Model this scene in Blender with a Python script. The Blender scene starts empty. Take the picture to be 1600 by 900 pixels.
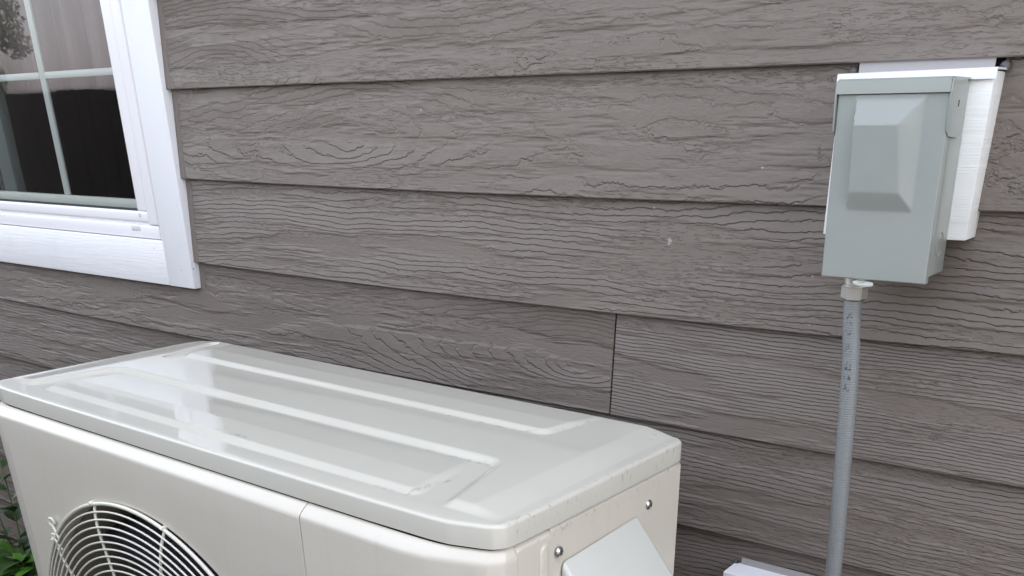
import bpy, bmesh, math, random
import numpy as np
from mathutils import Vector, Matrix
from mathutils.geometry import delaunay_2d_cdt
rnd = random.Random(7)
sc = bpy.context.scene
C = sc.collection
R = math.radians

# ---------------------------------------------------------------- camera
cam = bpy.data.cameras.new('camera'); co = bpy.data.objects.new('camera', cam); C.objects.link(co)
p_, yw, rl = 0.47438, 0.64597, -0.01334
R0 = Vector((math.cos(yw), math.sin(yw), 0)); F0 = Vector((-math.sin(yw), math.cos(yw), 0)); UP = Vector((0, 0, 1))
Fw = F0*math.cos(p_) - UP*math.sin(p_); U2 = UP*math.cos(p_) + F0*math.sin(p_)
Rt = R0*math.cos(rl) + U2*math.sin(rl); U3 = U2*math.cos(rl) - R0*math.sin(rl)
M = Matrix((Rt, U3, -Fw)).transposed().to_4x4(); M.translation = Vector((1.0772, -1.2210, 1.3765))
co.matrix_world = M
cam.sensor_width = 36; cam.sensor_fit = 'HORIZONTAL'
cam.lens = 1485.6/1600*36; cam.shift_x = -14.8/1600; cam.shift_y = 492.8/1600
cam.clip_start = .02; cam.clip_end = 500
sc.camera = co

# ---------------------------------------------------------------- light
SUN = Vector((.52, .60, .61)).normalized()          # towards the sun: behind the house, to the right
elev = math.asin(SUN.z); azim = math.atan2(SUN.x, SUN.y)
w = bpy.data.worlds.new('World'); sc.world = w; w.use_nodes = True
nt = w.node_tree; nt.nodes.clear()
wo = nt.nodes.new('ShaderNodeOutputWorld'); bg = nt.nodes.new('ShaderNodeBackground')
sky = nt.nodes.new('ShaderNodeTexSky'); sky.sky_type = 'NISHITA'; sky.sun_disc = False
sky.sun_elevation = elev; sky.sun_rotation = azim; sky.dust_density = 2.5; sky.air_density = 1.0; sky.ozone_density = 1.0
hs = nt.nodes.new('ShaderNodeHueSaturation'); hs.inputs['Saturation'].default_value = 0.34   # thin high cloud takes most of the blue out
nt.links.new(sky.outputs[0], hs.inputs['Color']); 
tcw = nt.nodes.new('ShaderNodeTexCoord'); spw = nt.nodes.new('ShaderNodeSeparateXYZ'); nt.links.new(tcw.outputs['Generated'], spw.inputs[0])
mpw = nt.nodes.new('ShaderNodeMapRange'); nt.links.new(spw.outputs[2], mpw.inputs[0])                      # high thin cloud, brighter overhead than at the horizon
for i_, q_ in enumerate((0., 1., 1.0, 2.3)): mpw.inputs[i_+1].default_value = q_
mxw = nt.nodes.new('ShaderNodeVectorMath'); mxw.operation = 'SCALE'; nt.links.new(hs.outputs[0], mxw.inputs[0]); nt.links.new(mpw.outputs[0], mxw.inputs['Scale'])
nt.links.new(mxw.outputs[0], bg.inputs['Color'])
bg.inputs['Strength'].default_value = 0.15
nt.links.new(bg.outputs[0], wo.inputs['Surface'])
sl = bpy.data.lights.new('sun', 'SUN'); sl.energy = 3.2; sl.angle = R(.6); sl.color = (1, .95, .86)
so = bpy.data.objects.new('sun', sl); C.objects.link(so)
so.rotation_euler = (-SUN).to_track_quat('-Z', 'Y').to_euler(); so.location = SUN*20
sc.view_settings.view_transform = 'Standard'; sc.view_settings.look = 'None'
sc.view_settings.exposure = 1.86; sc.view_settings.gamma = 1

# ---------------------------------------------------------------- helpers
def new_mat(name, base=(.5, .5, .5), rough=.5, metal=0., coat=0., spec=.5):
    m = bpy.data.materials.new(name); m.use_nodes = True
    b = m.node_tree.nodes['Principled BSDF']
    b.inputs['Base Color'].default_value = (*base, 1); b.inputs['Roughness'].default_value = rough
    b.inputs['Metallic'].default_value = metal; b.inputs['Coat Weight'].default_value = coat
    b.inputs['Coat Roughness'].default_value = .03
    b.inputs['Specular IOR Level'].default_value = spec
    return m, m.node_tree, b
class G:
    """small node-expression helper"""
    def __init__(s, nt): s.nt = nt
    def put(s, sock, v):
        if isinstance(v, (int, float)): sock.default_value = v
        elif isinstance(v, tuple): sock.default_value = v
        else: s.nt.links.new(v, sock)
    def m(s, op, a, b=0., c=0.):
        n = s.nt.nodes.new('ShaderNodeMath'); n.operation = op
        for i, v in enumerate((a, b, c)): s.put(n.inputs[i], v)
        return n.outputs[0]
    def add(s, a, b): return s.m('ADD', a, b)
    def sub(s, a, b): return s.m('SUBTRACT', a, b)
    def mul(s, a, b): return s.m('MULTIPLY', a, b)
    def vec(s, x, y, z):
        n = s.nt.nodes.new('ShaderNodeCombineXYZ')
        for i, v in enumerate((x, y, z)): s.put(n.inputs[i], v)
        return n.outputs[0]
    def obj(s):
        n = s.nt.nodes.new('ShaderNodeTexCoord'); p = s.nt.nodes.new('ShaderNodeSeparateXYZ')
        s.nt.links.new(n.outputs['Object'], p.inputs[0]); s.P = n.outputs['Object']
        return p.outputs[0], p.outputs[1], p.outputs[2]
    def noise(s, v, scale=1., detail=2., rough=.5, dist=0.):
        n = s.nt.nodes.new('ShaderNodeTexNoise'); s.put(n.inputs['Vector'], v)
        n.inputs['Scale'].default_value = scale; n.inputs['Detail'].default_value = detail
        n.inputs['Roughness'].default_value = rough; n.inputs['Distortion'].default_value = dist
        return n.outputs['Fac']
    def smooth(s, v, a, b, lo=0., hi=1.):
        n = s.nt.nodes.new('ShaderNodeMapRange'); n.interpolation_type = 'SMOOTHSTEP'
        s.put(n.inputs[0], v)
        for i, q in enumerate((a, b, lo, hi)): n.inputs[i+1].default_value = q
        return n.outputs[0]
    def mix(s, f, a, b):
        n = s.nt.nodes.new('ShaderNodeMix'); n.data_type = 'RGBA'
        s.put(n.inputs[0], f)
        for k, v in ((6, a), (7, b)):
            if isinstance(v, tuple): n.inputs[k].default_value = (*v, 1) if len(v) == 3 else v
            else: s.nt.links.new(v, n.inputs[k])
        return n.outputs[2]
    def attr(s, name):
        n = s.nt.nodes.new('ShaderNodeAttribute'); n.attribute_name = name; return n.outputs['Fac']
    def bump(s, h, dist, strength=1., normal=None):
        n = s.nt.nodes.new('ShaderNodeBump'); n.inputs['Distance'].default_value = dist
        n.inputs['Strength'].default_value = strength; s.put(n.inputs['Height'], h)
        if normal is not None: s.nt.links.new(normal, n.inputs['Normal'])
        return n.outputs[0]

def link(name, me, mat=None, parent=None, smooth=35):
    o = bpy.data.objects.new(name, me); C.objects.link(o)
    if mat is not None: me.materials.append(mat)
    if smooth:
        for p in me.polygons: p.use_smooth = True
        me.set_sharp_from_angle(angle=R(smooth))
    if parent is not None: o.parent = parent
    return o
def from_bm(name, bm, mat=None, parent=None, smooth=35):
    me = bpy.data.meshes.new(name); bmesh.ops.recalc_face_normals(bm, faces=bm.faces); bm.to_mesh(me); bm.free()
    return link(name, me, mat, parent, smooth)
def empty(name, loc=(0, 0, 0), rz=0., label=None, cat=None, group=None):
    o = bpy.data.objects.new(name, None); C.objects.link(o); o.location = loc; o.rotation_euler = (0, 0, rz)
    o.empty_display_size = .1
    tag(o, label, cat, group); return o
def tag(o, label=None, cat=None, group=None, kind=None):
    for k, v in (('label', label), ('category', cat), ('group', group), ('kind', kind)):
        if v: o[k] = v
    return o
def box(bm, a, b, bev=0., seg=2):
    """axis-aligned box between corners a and b"""
    a = Vector(a); b = Vector(b); r = bmesh.ops.create_cube(bm, size=1.)
    vs = r['verts']
    for v in vs: v.co = Vector(((a[i]+b[i])/2 + v.co[i]*abs(b[i]-a[i]) for i in range(3)))
    if bev: bmesh.ops.bevel(bm, geom=list({e for v in vs for e in v.link_edges}), offset=bev, segments=seg, profile=.5, affect='EDGES')
def tube(bm, pts, r, n=10, closed=False, caps=True, radii=None):
    pts = [Vector(p) for p in pts]; N = len(pts); rings = []
    prev = None
    for i, p in enumerate(pts):
        if closed: t = (pts[(i+1) % N]-pts[i-1]).normalized()
        else: t = (pts[min(i+1, N-1)]-pts[max(i-1, 0)]).normalized()
        if prev is None:
            u = t.cross(Vector((0, 1, 0)))
            if u.length < .1: u = t.cross(Vector((1, 0, 0)))
        else: u = prev - t*prev.dot(t)
        u.normalize(); prev = u; v = t.cross(u); rr = radii[i] if radii else r
        rings.append([bm.verts.new(p + (u*math.cos(a)+v*math.sin(a))*rr) for a in [2*math.pi*k/n for k in range(n)]])
    for i in range(N if closed else N-1):
        A, B = rings[i], rings[(i+1) % N]
        for k in range(n): bm.faces.new((A[k], A[(k+1) % n], B[(k+1) % n], B[k]))
    if caps and not closed: bm.faces.new(rings[0][::-1]); bm.faces.new(rings[-1])
def prism(bm, ring2d, z0, z1, axis='z'):
    """extrude a polygon; axis names the extrusion direction"""
    f = {'z': lambda p, h: (p[0], p[1], h), 'y': lambda p, h: (p[0], h, p[1]), 'x': lambda p, h: (h, p[0], p[1])}[axis]
    A = [bm.verts.new(f(p, z0)) for p in ring2d]; B = [bm.verts.new(f(p, z1)) for p in ring2d]; n = len(A)
    for k in range(n): bm.faces.new((A[k], A[(k+1) % n], B[(k+1) % n], B[k]))
    bm.faces.new(A[::-1]); bm.faces.new(B)
def chaikin(P, it=2, closed=True, q=.25):
    P = [np.array(p, float) for p in P]
    for _ in range(it):
        o = []
        n = len(P)
        for i in range(n if closed else n-1):
            a, b = P[i], P[(i+1) % n]; o += [a*(1-q)+b*q, a*q+b*(1-q)]
        if not closed: o = [P[0]]+o+[P[-1]]
        P = o
    return P
def densify(P, step, closed=True):
    o = []; n = len(P)
    for i in range(n if closed else n-1):
        a, b = np.array(P[i]), np.array(P[(i+1) % n]); k = max(1, int(math.ceil(np.linalg.norm(b-a)/step)))
        o += [a+(b-a)*j/k for j in range(k)]
    if not closed: o.append(np.array(P[-1]))
    return np.array(o)
def inset(P, d, closed=True):
    """move the points of a counter-clockwise outline inwards by d"""
    P = np.array(P); n = len(P)
    if closed: T = np.roll(P, -1, 0)-np.roll(P, 1, 0)
    else: T = np.gradient(P, axis=0)
    T /= np.linalg.norm(T, axis=1)[:, None]+1e-12
    return P+np.c_[-T[:, 1], T[:, 0]]*d

# ---------------------------------------------------------------- materials
def grain(g, x, z, seed, kx, kz, dens, k=.30, big=2.8, mid=1.15, jag=.34):
    """embossed wood grain: jagged contour grooves round a knot, fading in and out, with short pores between them"""
    dx = g.sub(x, kx)
    dx = g.m('DIVIDE', g.mul(dx, k), g.m('SQRT', g.add(1., g.mul(g.mul(dx, dx), 9.))))
    dz = g.sub(z, kz)
    r = g.m('SQRT', g.add(g.mul(dx, dx), g.mul(dz, dz)))
    n1 = g.sub(g.noise(g.vec(g.mul(x, 1.7), g.mul(z, 5.), seed), 1, 1.5), .5)
    n2 = g.sub(g.noise(g.vec(g.mul(x, 8.), g.mul(z, 26.), seed), 1, 2), .5)
    n3 = g.sub(g.noise(g.vec(g.mul(x, 80.), g.mul(z, 120.), seed), 1, 2.5, .6), .5)
    F = g.add(g.add(g.mul(r, dens), g.mul(n1, big*2)), g.add(g.mul(n2, mid*2), g.mul(n3, jag*2)))
    s = g.m('FRACT', F)
    up = g.m('DIVIDE', s, .87); dn = g.m('DIVIDE', g.sub(1., s), .13)
    saw = g.m('MINIMUM', up, dn)
    vee = g.m('MINIMUM', g.m('DIVIDE', g.m('ABSOLUTE', g.sub(s, .90)), .13), 1.)
    h = g.add(g.mul(saw, .48), g.mul(vee, .80))
    mask = g.noise(g.vec(g.mul(x, 3.5), g.mul(z, 30.), g.add(seed, 9.)), 1, 3, .6)
    amp = g.smooth(mask, .40, .55, .05, 1.)
    dash = g.smooth(g.noise(g.vec(g.mul(x, 60.), g.mul(z, 380.), seed), 1, 2, .55), .54, .63, 1., 0.)
    dm = g.mul(g.smooth(mask, .58, .44, .10, 1.), g.smooth(g.noise(g.vec(g.mul(x, 3.), g.mul(z, 18.), g.add(seed, 3.)), 1, 2), .40, .60,   .08, .40))
    return g.add(g.mul(h, amp), g.mul(dash, dm))

def siding_material():
    m, nt, b = new_mat('painted_fibre_cement', (.2, .185, .18), .52, spec=.4)
    g = G(nt); x, y, z = g.obj()
    H = grain(g, x, z, g.attr('seed'), g.attr('kx'), g.attr('kz'), g.attr('dens'))
    caulk = g.m('MAXIMUM', g.smooth(g.m('ABSOLUTE', g.add(x, .654)), .010, .016), g.smooth(z, 1.075, 1.060))
    N = g.bump(g.mul(H, caulk), .0024, 1.)
    N = g.bump(g.noise(g.P, 380, 3, .65), .00035, 1., N)
    nt.links.new(N, b.inputs['Normal'])
    c1 = g.noise(g.vec(g.mul(x, 2.), g.mul(z, 4.), g.attr('seed')), 3, 3)
    col = g.mix(g.smooth(c1, .35, .68), (.157, .129, .111), (.166, .137, .118))
    c2 = g.noise(g.P, 34, 3, .6)
    col = g.mix(g.smooth(c2, .45, .75, 0, .35), col, (.172, .142, .123))
    spots = g.noise(g.P, 55, 2, .5)
    col = g.mix(g.smooth(spots, .80, .83, 0, .5), col, (.5, .5, .48))      # small pale chips
    for sx, sz, sr in ((.4129, 1.2206, .0038), (.540, 1.3148, .0022), (.385, 1.262, .0016), (-.03, 1.386, .0018)):     # bits of dried white paint
        d = g.m('SQRT', g.add(g.m('POWER', g.sub(x, sx), 2.), g.m('POWER', g.mul(g.sub(z, sz), .8), 2.)))
        d = g.add(d, g.mul(g.sub(g.noise(g.P, 330, 2, .6), .5), sr*1.6))
        col = g.mix(g.smooth(d, sr, sr*.5, 0, .4), col, (.55, .54, .53))
    nt.links.new(col, b.inputs['Base Color'])
    nt.links.new(g.smooth(c2, .3, .7, .46, .6), b.inputs['Roughness'])
    return m
M_SIDE = siding_material()

def white_wood(name, base, amt, dens=120, kz=1.9, kx=-2.2, seed=3.3, vertical=False, k=.1):
    m, nt, b = new_mat(name, base, .38, spec=.5)
    g = G(nt); x, y, z = g.obj()
    if vertical: x, z = z, x
    H = grain(g, x, z, seed, kx, kz, dens, k)
    N = g.bump(H, .0006, amt); nt.links.new(N, b.inputs['Normal'])
    c = g.noise(g.P, 9, 4, .6)
    col = g.mix(g.smooth(c, .5, .75, 0, .35), base, tuple(v*.86 for v in base))
    sp = g.noise(g.P, 130, 1)
    col = g.mix(g.smooth(sp, .77, .79, 0, .8), col, (.1, .09, .08))
    nt.links.new(col, b.inputs['Base Color'])
    return m
M_TRIM = white_wood('white_trim_paint', (.79, .78, .79), .5)
M_TRIMV = white_wood('smooth_white_trim_paint', (.79, .78, .80), .10, vertical=True)
M_BLOCK = white_wood('block_white_paint', (.80, .79, .77), .62, dens=340, kz=1.1, kx=.3, k=.3)
M_VINYL, nt_, b_ = new_mat('white_vinyl', (.80, .77, .785), .22)
M_FLASH, *_ = new_mat('white_metal_flashing', (.80, .80, .83), .3)
M_MUNT, *_ = new_mat('grille_bar_paint', (.46, .475, .46), .4)
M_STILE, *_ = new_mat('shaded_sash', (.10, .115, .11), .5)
M_SPACER, *_ = new_mat('glazing_spacer', (.50, .51, .47), .45)
M_GASK, *_ = new_mat('black_gasket', (.015, .015, .02), .6)
def glass_material():
    m = bpy.data.materials.new('window_glass'); m.use_nodes = True; nt = m.node_tree; nt.nodes.clear()
    o = nt.nodes.new('ShaderNodeOutputMaterial'); mx = nt.nodes.new('ShaderNodeMixShader'); g = G(nt)
    tr = nt.nodes.new('ShaderNodeBsdfTransparent'); tr.inputs[0].default_value = (.93, .94, .935, 1)
    gl = nt.nodes.new('ShaderNodeBsdfGlossy'); gl.inputs['Roughness'].default_value = .0
    gl.inputs[0].default_value = (1, .94, .95, 1)
    lw = nt.nodes.new('ShaderNodeLayerWeight'); lw.inputs[0].default_value = .5      # facing, the same from both sides
    f2 = g.add(.025, g.mul(.50, g.m('POWER', lw.outputs['Facing'], 5.)))
    g.obj(); N = g.bump(g.noise(g.P, 5, 1), .0012, .35)
    nt.links.new(N, gl.inputs['Normal'])
    nt.links.new(f2, mx.inputs[0]); nt.links.new(tr.outputs[0], mx.inputs[1]); nt.links.new(gl.outputs[0], mx.inputs[2])
    nt.links.new(mx.outputs[0], o.inputs[0]); return m
M_GLASS = glass_material()

IV = (.635, .592, .515)
def ivory(name, base=IV, rough=.3, coat=.35, dirt='none', spec=.5):
    m, nt, b = new_mat(name, base, rough, coat=coat, spec=spec); g = G(nt); x, y, z = g.obj()
    c = g.noise(g.P, 6, 3, .55)
    col = g.mix(g.smooth(c, .4, .7, 0, .5), base, (base[0]*.95, base[1]*.945, base[2]*.93))
    if dirt in ('front', 'side'):      # rain streaks
        s = g.noise(g.vec(g.mul(x, 55), g.mul(y, 55), g.mul(z, 2.2)), 1, 3, .55)
        col = g.mix(g.smooth(s, .54, .74, 0, .13), col, (.46, .42, .34))
    if dirt in ('side', 'skirt'):      # scuffs and grime close under the lid's edge
        sp = g.noise(g.vec(g.mul(x, 160), g.mul(y, 160), g.mul(z, 75)), 1, 3, .7)
        near = g.smooth(z, -.055, -.030) if dirt == 'side' else g.mul(g.smooth(x, 1.044, 1.052), g.smooth(z, -.030, -.004))
        f = g.mul(g.smooth(sp, .58, .70, 0, .6), near)
        col = g.mix(f, col, (.20, .17, .13))
    if dirt == 'skirt':
        d = g.attr('dirt')              # grime settled in the foot of the pressed ribs
        sp = g.noise(g.P, 70, 3, .7)
        col = g.mix(g.mul(d, g.smooth(sp, .45, .75, 0, .75)), col, (.20, .15, .10))
    nt.links.new(col, b.inputs['Base Color'])
    nt.links.new(g.bump(g.noise(g.P, 14, 2), .0012, .25), b.inputs['Normal'])
    nt.links.new(g.bump(g.noise(g.P, 5, 1), .0015, .3), b.inputs['Coat Normal'])
    return m
M_LID = ivory('ivory_lid_paint', (.60, .577, .51), rough=.30, coat=1., dirt='skirt', spec=.12)
M_FRONT = ivory('ivory_front_paint', rough=.32, dirt='front')
M_SIDEP = ivory('ivory_side_paint', rough=.34, dirt='side')
M_COVER = ivory('pale_plastic_cover', (.60, .60, .56), .28, .4)
M_WIRE, *_ = new_mat('ivory_wire_coating', (.70, .68, .60), .3, coat=.3)
M_CAV, *_ = new_mat('fan_shroud', (.20, .18, .14), .55)
M_FAN, *_ = new_mat('dark_fan_plastic', (.025, .022, .035), .35)
M_COIL, *_ = new_mat('dark_coil', (.012, .012, .012), .6)
M_STEEL, *_ = new_mat('zinc_screw', (.62, .62, .62), .22, metal=1.)
M_CAST, nt_, b_ = new_mat('cast_zinc_fitting', (.62, .60, .57), .42, metal=.75)
g = G(nt_); g.obj(); nt_.links.new(g.bump(g.noise(g.P, 160, 3, .6), .0006, .6), b_.inputs['Normal'])
def grey_paint():
    m, nt, b = new_mat('grey_enamel', (.25, .27, .26), .33, coat=.25); g = G(nt); g.obj()
    c = g.noise(g.P, 11, 3)
    nt.links.new(g.mix(g.smooth(c, .35, .7), (.268, .285, .267), (.288, .303, .284)), b.inputs['Base Color'])
    nt.links.new(g.bump(g.noise(g.P, 260, 2, .6), .0002, .5), b.inputs['Normal'])
    return m
M_GREY = grey_paint()
def conduit_paint():
    m, nt, b = new_mat('grey_pvc_conduit', (.22, .25, .27), .36); g = G(nt); x, y, z = g.obj()
    rib = g.m('SINE', g.mul(z, 2100.)); big = g.noise(g.vec(0, 0, g.mul(z, 60)), 1, 2)
    nt.links.new(g.bump(g.add(g.mul(rib, .3), big), .0005, .7), b.inputs['Normal'])
    # faded ink of the printed marking, in a short strip down the front
    strip = g.mul(g.smooth(g.attr('ink'), .4, .6), g.mul(g.smooth(z, 1.072, 1.080), g.smooth(z, 1.172, 1.164)))
    n = g.noise(g.vec(g.mul(x, 420), g.mul(y, 420), g.mul(z, 330)), 1, 2, .6)
    gap = g.noise(g.vec(3., 1., g.mul(z, 85)), 1, 1)
    f = g.mul(strip, g.mul(g.smooth(n, .50, .57, 0, .78), g.smooth(gap, .46, .54)))
    dirt = g.noise(g.vec(g.mul(x, 40), g.mul(y, 40), g.mul(z, 9)), 1, 3)
    col = g.mix(g.smooth(dirt, .4, .75, 0, .5), (.215, .226, .228), (.180, .185, .18))
    nt.links.new(g.mix(f, col, (.012, .014, .02)), b.inputs['Base Color']); return m
M_COND = conduit_paint()
M_TAR, *_ = new_mat('dark_sealant', (.07, .065, .065), .5)

# ---------------------------------------------------------------- ground
def ground():
    m, nt, b = new_mat('dry_ground', (.36, .31, .24), .9); g = G(nt); g.obj()
    c = g.noise(g.P, 1.3, 5, .6); f = g.noise(g.P, 60, 3)
    col = g.mix(g.smooth(c, .35, .65), (.13, .115, .085), (.09, .085, .06)); col = g.mix(g.smooth(f, .4, .7, 0, .5), col, (.07, .06, .045))
    nt.links.new(col, b.inputs['Base Color']); nt.links.new(g.bump(f, .01, .6), b.inputs['Normal'])
    bm = bmesh.new(); v = [bm.verts.new(p) for p in ((-150, -150, 0), (150, -150, 0), (150, 150, 0), (-150, 150, 0))]; bm.faces.new(v)
    o = from_bm('ground', bm, m, smooth=0); tag(o, kind='structure')
ground()

# ---------------------------------------------------------------- house
house = empty('house', (0, 0, 0), 0, 'grey-brown house wall of wood-grained lap siding with white window', 'house')
HX0, HX1, HZ = -5.2, 3.1, 3.05
WX0, WX1, WZ0, WZ1 = -1.90, -.657, 1.070, 2.45       # outer edge of the window trim
laps = {1: [(-.656, 1.4262), (.034, 1.427), (.69, 1.4243), (.82, 1.4244)],
        2: [(-.651, 1.2742), (-.346, 1.273), (.024, 1.2709), (.263, 1.2718), (.803, 1.2751), (.849, 1.2757)],
        3: [(-.653, 1.1205), (-.323, 1.1182), (.219, 1.1171), (.33, 1.1171), (.438, 1.1191), (.737, 1.1221), (.881, 1.1245)],
        4: [(-1.5, .9736), (-.937, .9715), (-.651, .9687), (.22, .9646), (.328, .9659), (.762, .9698), (.913, .9729)],
        5: [(-1.577, .8237), (-1.386, .8197), (-.4, .8158), (.462, .8158), (.605, .8189)]}
def lapz(k, x):
    nom = 1.57737-.152*k
    if k in laps:
        P = np.array(laps[k]); c = np.polyfit(P[:, 0], P[:, 1], 2 if k > 1 else 1)
        return float(np.polyval(c, min(max(x, -1.7), 1.05)))
    if k == 0: return 1.5785
    return nom
def board_attrs(me, vals):
    for nme, arr in vals.items():
        a = me.attributes.new(nme, 'FLOAT', 'POINT'); a.data.foreach_set('value', np.array(arr, dtype=np.float32))
def build_siding():
    # (row k lies above lap k), x-range, seed, knot x, knot z, lines per metre
    B = []
    spec = {1: [(HX0, HX1, 1.7, -.50, 1.435, 140)], 2: [(HX0, HX1, 2.9, -.1857, 1.340, 95)], 3: [(HX0, HX1, 5.13, -.9, 1.42, 125)],
            4: [(HX0, .3285, 7.7, .26, 1.035, 140), (.3315, HX1, 9.31, 2.4, 1.35, 225)], 5: [(HX0, HX1, 12.2, 2.4, 1.13, 165)],
            6: [(HX0, HX1, 15.4, .1, .98, 135)], 7: [(HX0, HX1, 18.6, -2.2, .9, 150)]}
    V = []; Fc = []; at = {'seed': [], 'kx': [], 'kz': [], 'dens': []}
    T = .0085; SL = .0125
    for k in range(-10, 10):
        for (x0, x1, seed, kx, kz, dens) in spec.get(k, [(HX0, HX1, 20+k*1.37, rnd.uniform(-3, 1), 1.57-.152*k+rnd.uniform(-.1, .3), rnd.uniform(110, 190))]):
            zb = 1.57737-.152*k
            if zb < .03 or zb+.15 > HZ+.05: continue
            # pieces left out where the window and the two mounting blocks sit
            cuts = [(WX0+.03, WX1-.03, WZ0+.03, WZ1-.03)]
            segs = [(x0, x1)]
            top = zb+.175
            def clip(segs, a, b):
                o = []
                for s0, s1 in segs:
                    if b <= s0 or a >= s1: o.append((s0, s1)); continue
                    if a > s0: o.append((s0, a))
                    if b < s1: o.append((b, s1))
                return o
            for (a, b, c, d) in cuts:
                if zb > c-.12 and top < d+.2 and zb+.02 >= c-.12:
                    if zb >= c-.02: segs = clip(segs, a, b)
            if k == 2: segs = clip(segs, .6415, .7985)
            for s0, s1 in segs:
                n = max(2, int((s1-s0)/.05)); xs = np.linspace(s0, s1, n)
                base = len(V)
                for x in xs:
                    z0 = lapz(k, x); z1 = lapz(k-1, x)+.024
                    if k == 4 and WX0+.03 < x < WX1-.03: z1 = min(z1, 1.10)
                    wob = .0006*math.sin(x*3.1+k*1.7)
                    # back-bottom, front-bottom (eased edge), front, top front, top back
                    V += [(x, T+wob, z0), (x, .0012+wob, z0), (x, wob, z0+.0014), (x, SL, z1), (x, SL+T, z1)]
                for i in range(n-1):
                    a = base+i*5; b = a+5
                    for j in range(4): Fc.append((a+j, a+j+1, b+j+1, b+j))
                for a in (base, base+(n-1)*5): Fc.append((a, a+1, a+2, a+3, a+4))
                nn = n*5
                at['seed'] += [seed]*nn; at['kx'] += [kx]*nn; at['kz'] += [kz]*nn; at['dens'] += [dens]*nn
    me = bpy.data.meshes.new('siding'); me.from_pydata(V, [], Fc); board_attrs(me, at)
    bm = bmesh.new(); bm.from_mesh(me); bmesh.ops.recalc_face_normals(bm, faces=bm.faces); bm.to_mesh(me); bm.free()
    me.validate(); return link('siding', me, M_SIDE, house, smooth=25)
siding = build_siding()
# sheathing behind the boards, the other walls, foundation, roof
M_WALL, *_ = new_mat('house_shell', (.05, .045, .04), .8)
M_INT, *_ = new_mat('room_paint', (.16, .17, .18), .8)
bm = bmesh.new()
for a, b in (((HX0, .021, .12), (WX0+.07, .12, HZ)), ((WX1-.07, .021, .12), (HX1, .12, HZ)), ((WX0+.07, .021, .12), (WX1-.07, .12, WZ0+.07)), ((WX0+.07, .021, WZ1-.07), (WX1-.07, .12, HZ)),
             ((HX0, .12, .12), (HX0+.1, 6, HZ)), ((HX1-.1, .12, .12), (HX1, 6, HZ)), ((HX0, 5.9, .12), (HX1, 6, HZ))): box(bm, a, b)
from_bm('shell_wall', bm, M_WALL, house, 0)
bm = bmesh.new(); box(bm, (HX0, .03, -.2), (HX1, 5.99, .10), .004); 
M_CONC, nt_, b_ = new_mat('foundation_concrete', (.33, .31, .29), .85); g = G(nt_); g.obj(); nt_.links.new(g.bump(g.noise(g.P, 25, 5, .65), .006, .6), b_.inputs['Normal'])
from_bm('foundation', bm, M_CONC, house, 0)
M_ROOF, nt_, b_ = new_mat('roof_shingles', (.07, .065, .06), .9)
bm = bmesh.new(); prism(bm, [(-.32, HZ-.02), (3.0, HZ+1.35), (6.32, HZ-.02), (6.32, HZ+.06), (3.0, HZ+1.47), (-.32, HZ+.06)], HX0-.3, HX1+.25, 'x')
from_bm('roof', bm, M_ROOF, house, 0)
M_SOF, *_ = new_mat('soffit_paint', (.6, .6, .6), .6)
bm = bmesh.new(); box(bm, (HX0-.3, -.315, HZ-.04), (HX1+.25, .0, HZ-.02)); box(bm, (HX0-.3, -.34, HZ-.1), (HX1+.25, -.321, HZ+.09))
from_bm('soffit', bm, M_SOF, house, 0)
# room seen through the glass
bm = bmesh.new()
for a, b in (((-4.5, .13, .75), (.5, 3.5, .77)), ((-4.5, .13, 2.6), (.5, 3.5, 2.62)), ((-4.5, 3.5, .77), (.5, 3.52, 2.6)), ((-4.52, .13, .77), (-4.5, 3.5, 2.6)), ((.5, .13, .77), (.52, 3.5, 2.6))): box(bm, a, b)
from_bm('room', bm, M_INT, house, 0)

# window
win = empty('window'); win.parent = house
TY = -.0085
def bx(name, a, b, mat, parent, bev=.0015, smooth=35):
    bm = bmesh.new(); box(bm, a, b, bev); return from_bm(name, bm, mat, parent, smooth)
TI = WX1-.083
bx('trim_board', (TI, TY, WZ0), (WX1, .02, WZ1), M_TRIMV, win, .002)
bx('trim_board', (WX0, TY+.0006, WZ0+.0003), (TI-.0006, .02, 1.1565), M_TRIM, win, .002)
bx('trim_board', (WX0, TY+.0006, WZ1-.09), (TI-.0006, .02, WZ1), M_TRIM, win, .002)
bx('trim_board', (WX0-.083, TY, WZ0), (WX0-.0006, .02, WZ1), M_TRIMV, win, .002)
# vinyl frame: stepped mouldings around the glass
FX1 = TI-.0018; GX1 = -.826; FZ0 = 1.1580; GZ0 = 1.2095; FX0 = WX0+.002; FZ1 = WZ1-.092
bm = bmesh.new()
box(bm, (-.7560, .0005, FZ0), (FX1, .05, FZ1), .002)                 # outer jamb face
box(bm, (-.7885, -.0015, FZ0+.0265), (-.7565, .05, FZ1-.001), .004, 3)
box(bm, (GX1, .0025, GZ0), (-.7890, .05, FZ1-.001), .004, 3)
box(bm, (FX0, -.0005, FZ0), (-.7565, .05, 1.1835), .0025)          # sill nose
box(bm, (FX0, .0055, 1.1835), (-.7600, .05, 1.1885), .0005)
box(bm, (FX0, .0015, 1.1885), (-.7890, .05, GZ0), .004, 3)
box(bm, (-.7562, .0003, FZ0), (-.7560, .05, 1.19))
from_bm('window_frame', bm, M_VINYL, win)
bm = bmesh.new(); box(bm, (-.851, -.0016, 1.1722), (-.8215, .0, 1.1812), .0012); from_bm('weep_cover', bm, M_SOF, win)
bm = bmesh.new(); box(bm, (-.8195, -.0005, 1.1990), (-.8145, .0025, 1.2065), .001); from_bm('corner_clip', bm, M_SOF, win)
bm = bmesh.new()
box(bm, (GX1-.0035, .008, GZ0), (GX1-.0002, .03, FZ1), 0); box(bm, (FX0, .008, GZ0-.0002), (GX1-.0040, .03, GZ0+.003), 0)
from_bm('gasket', bm, M_GASK, win, 0)
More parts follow.
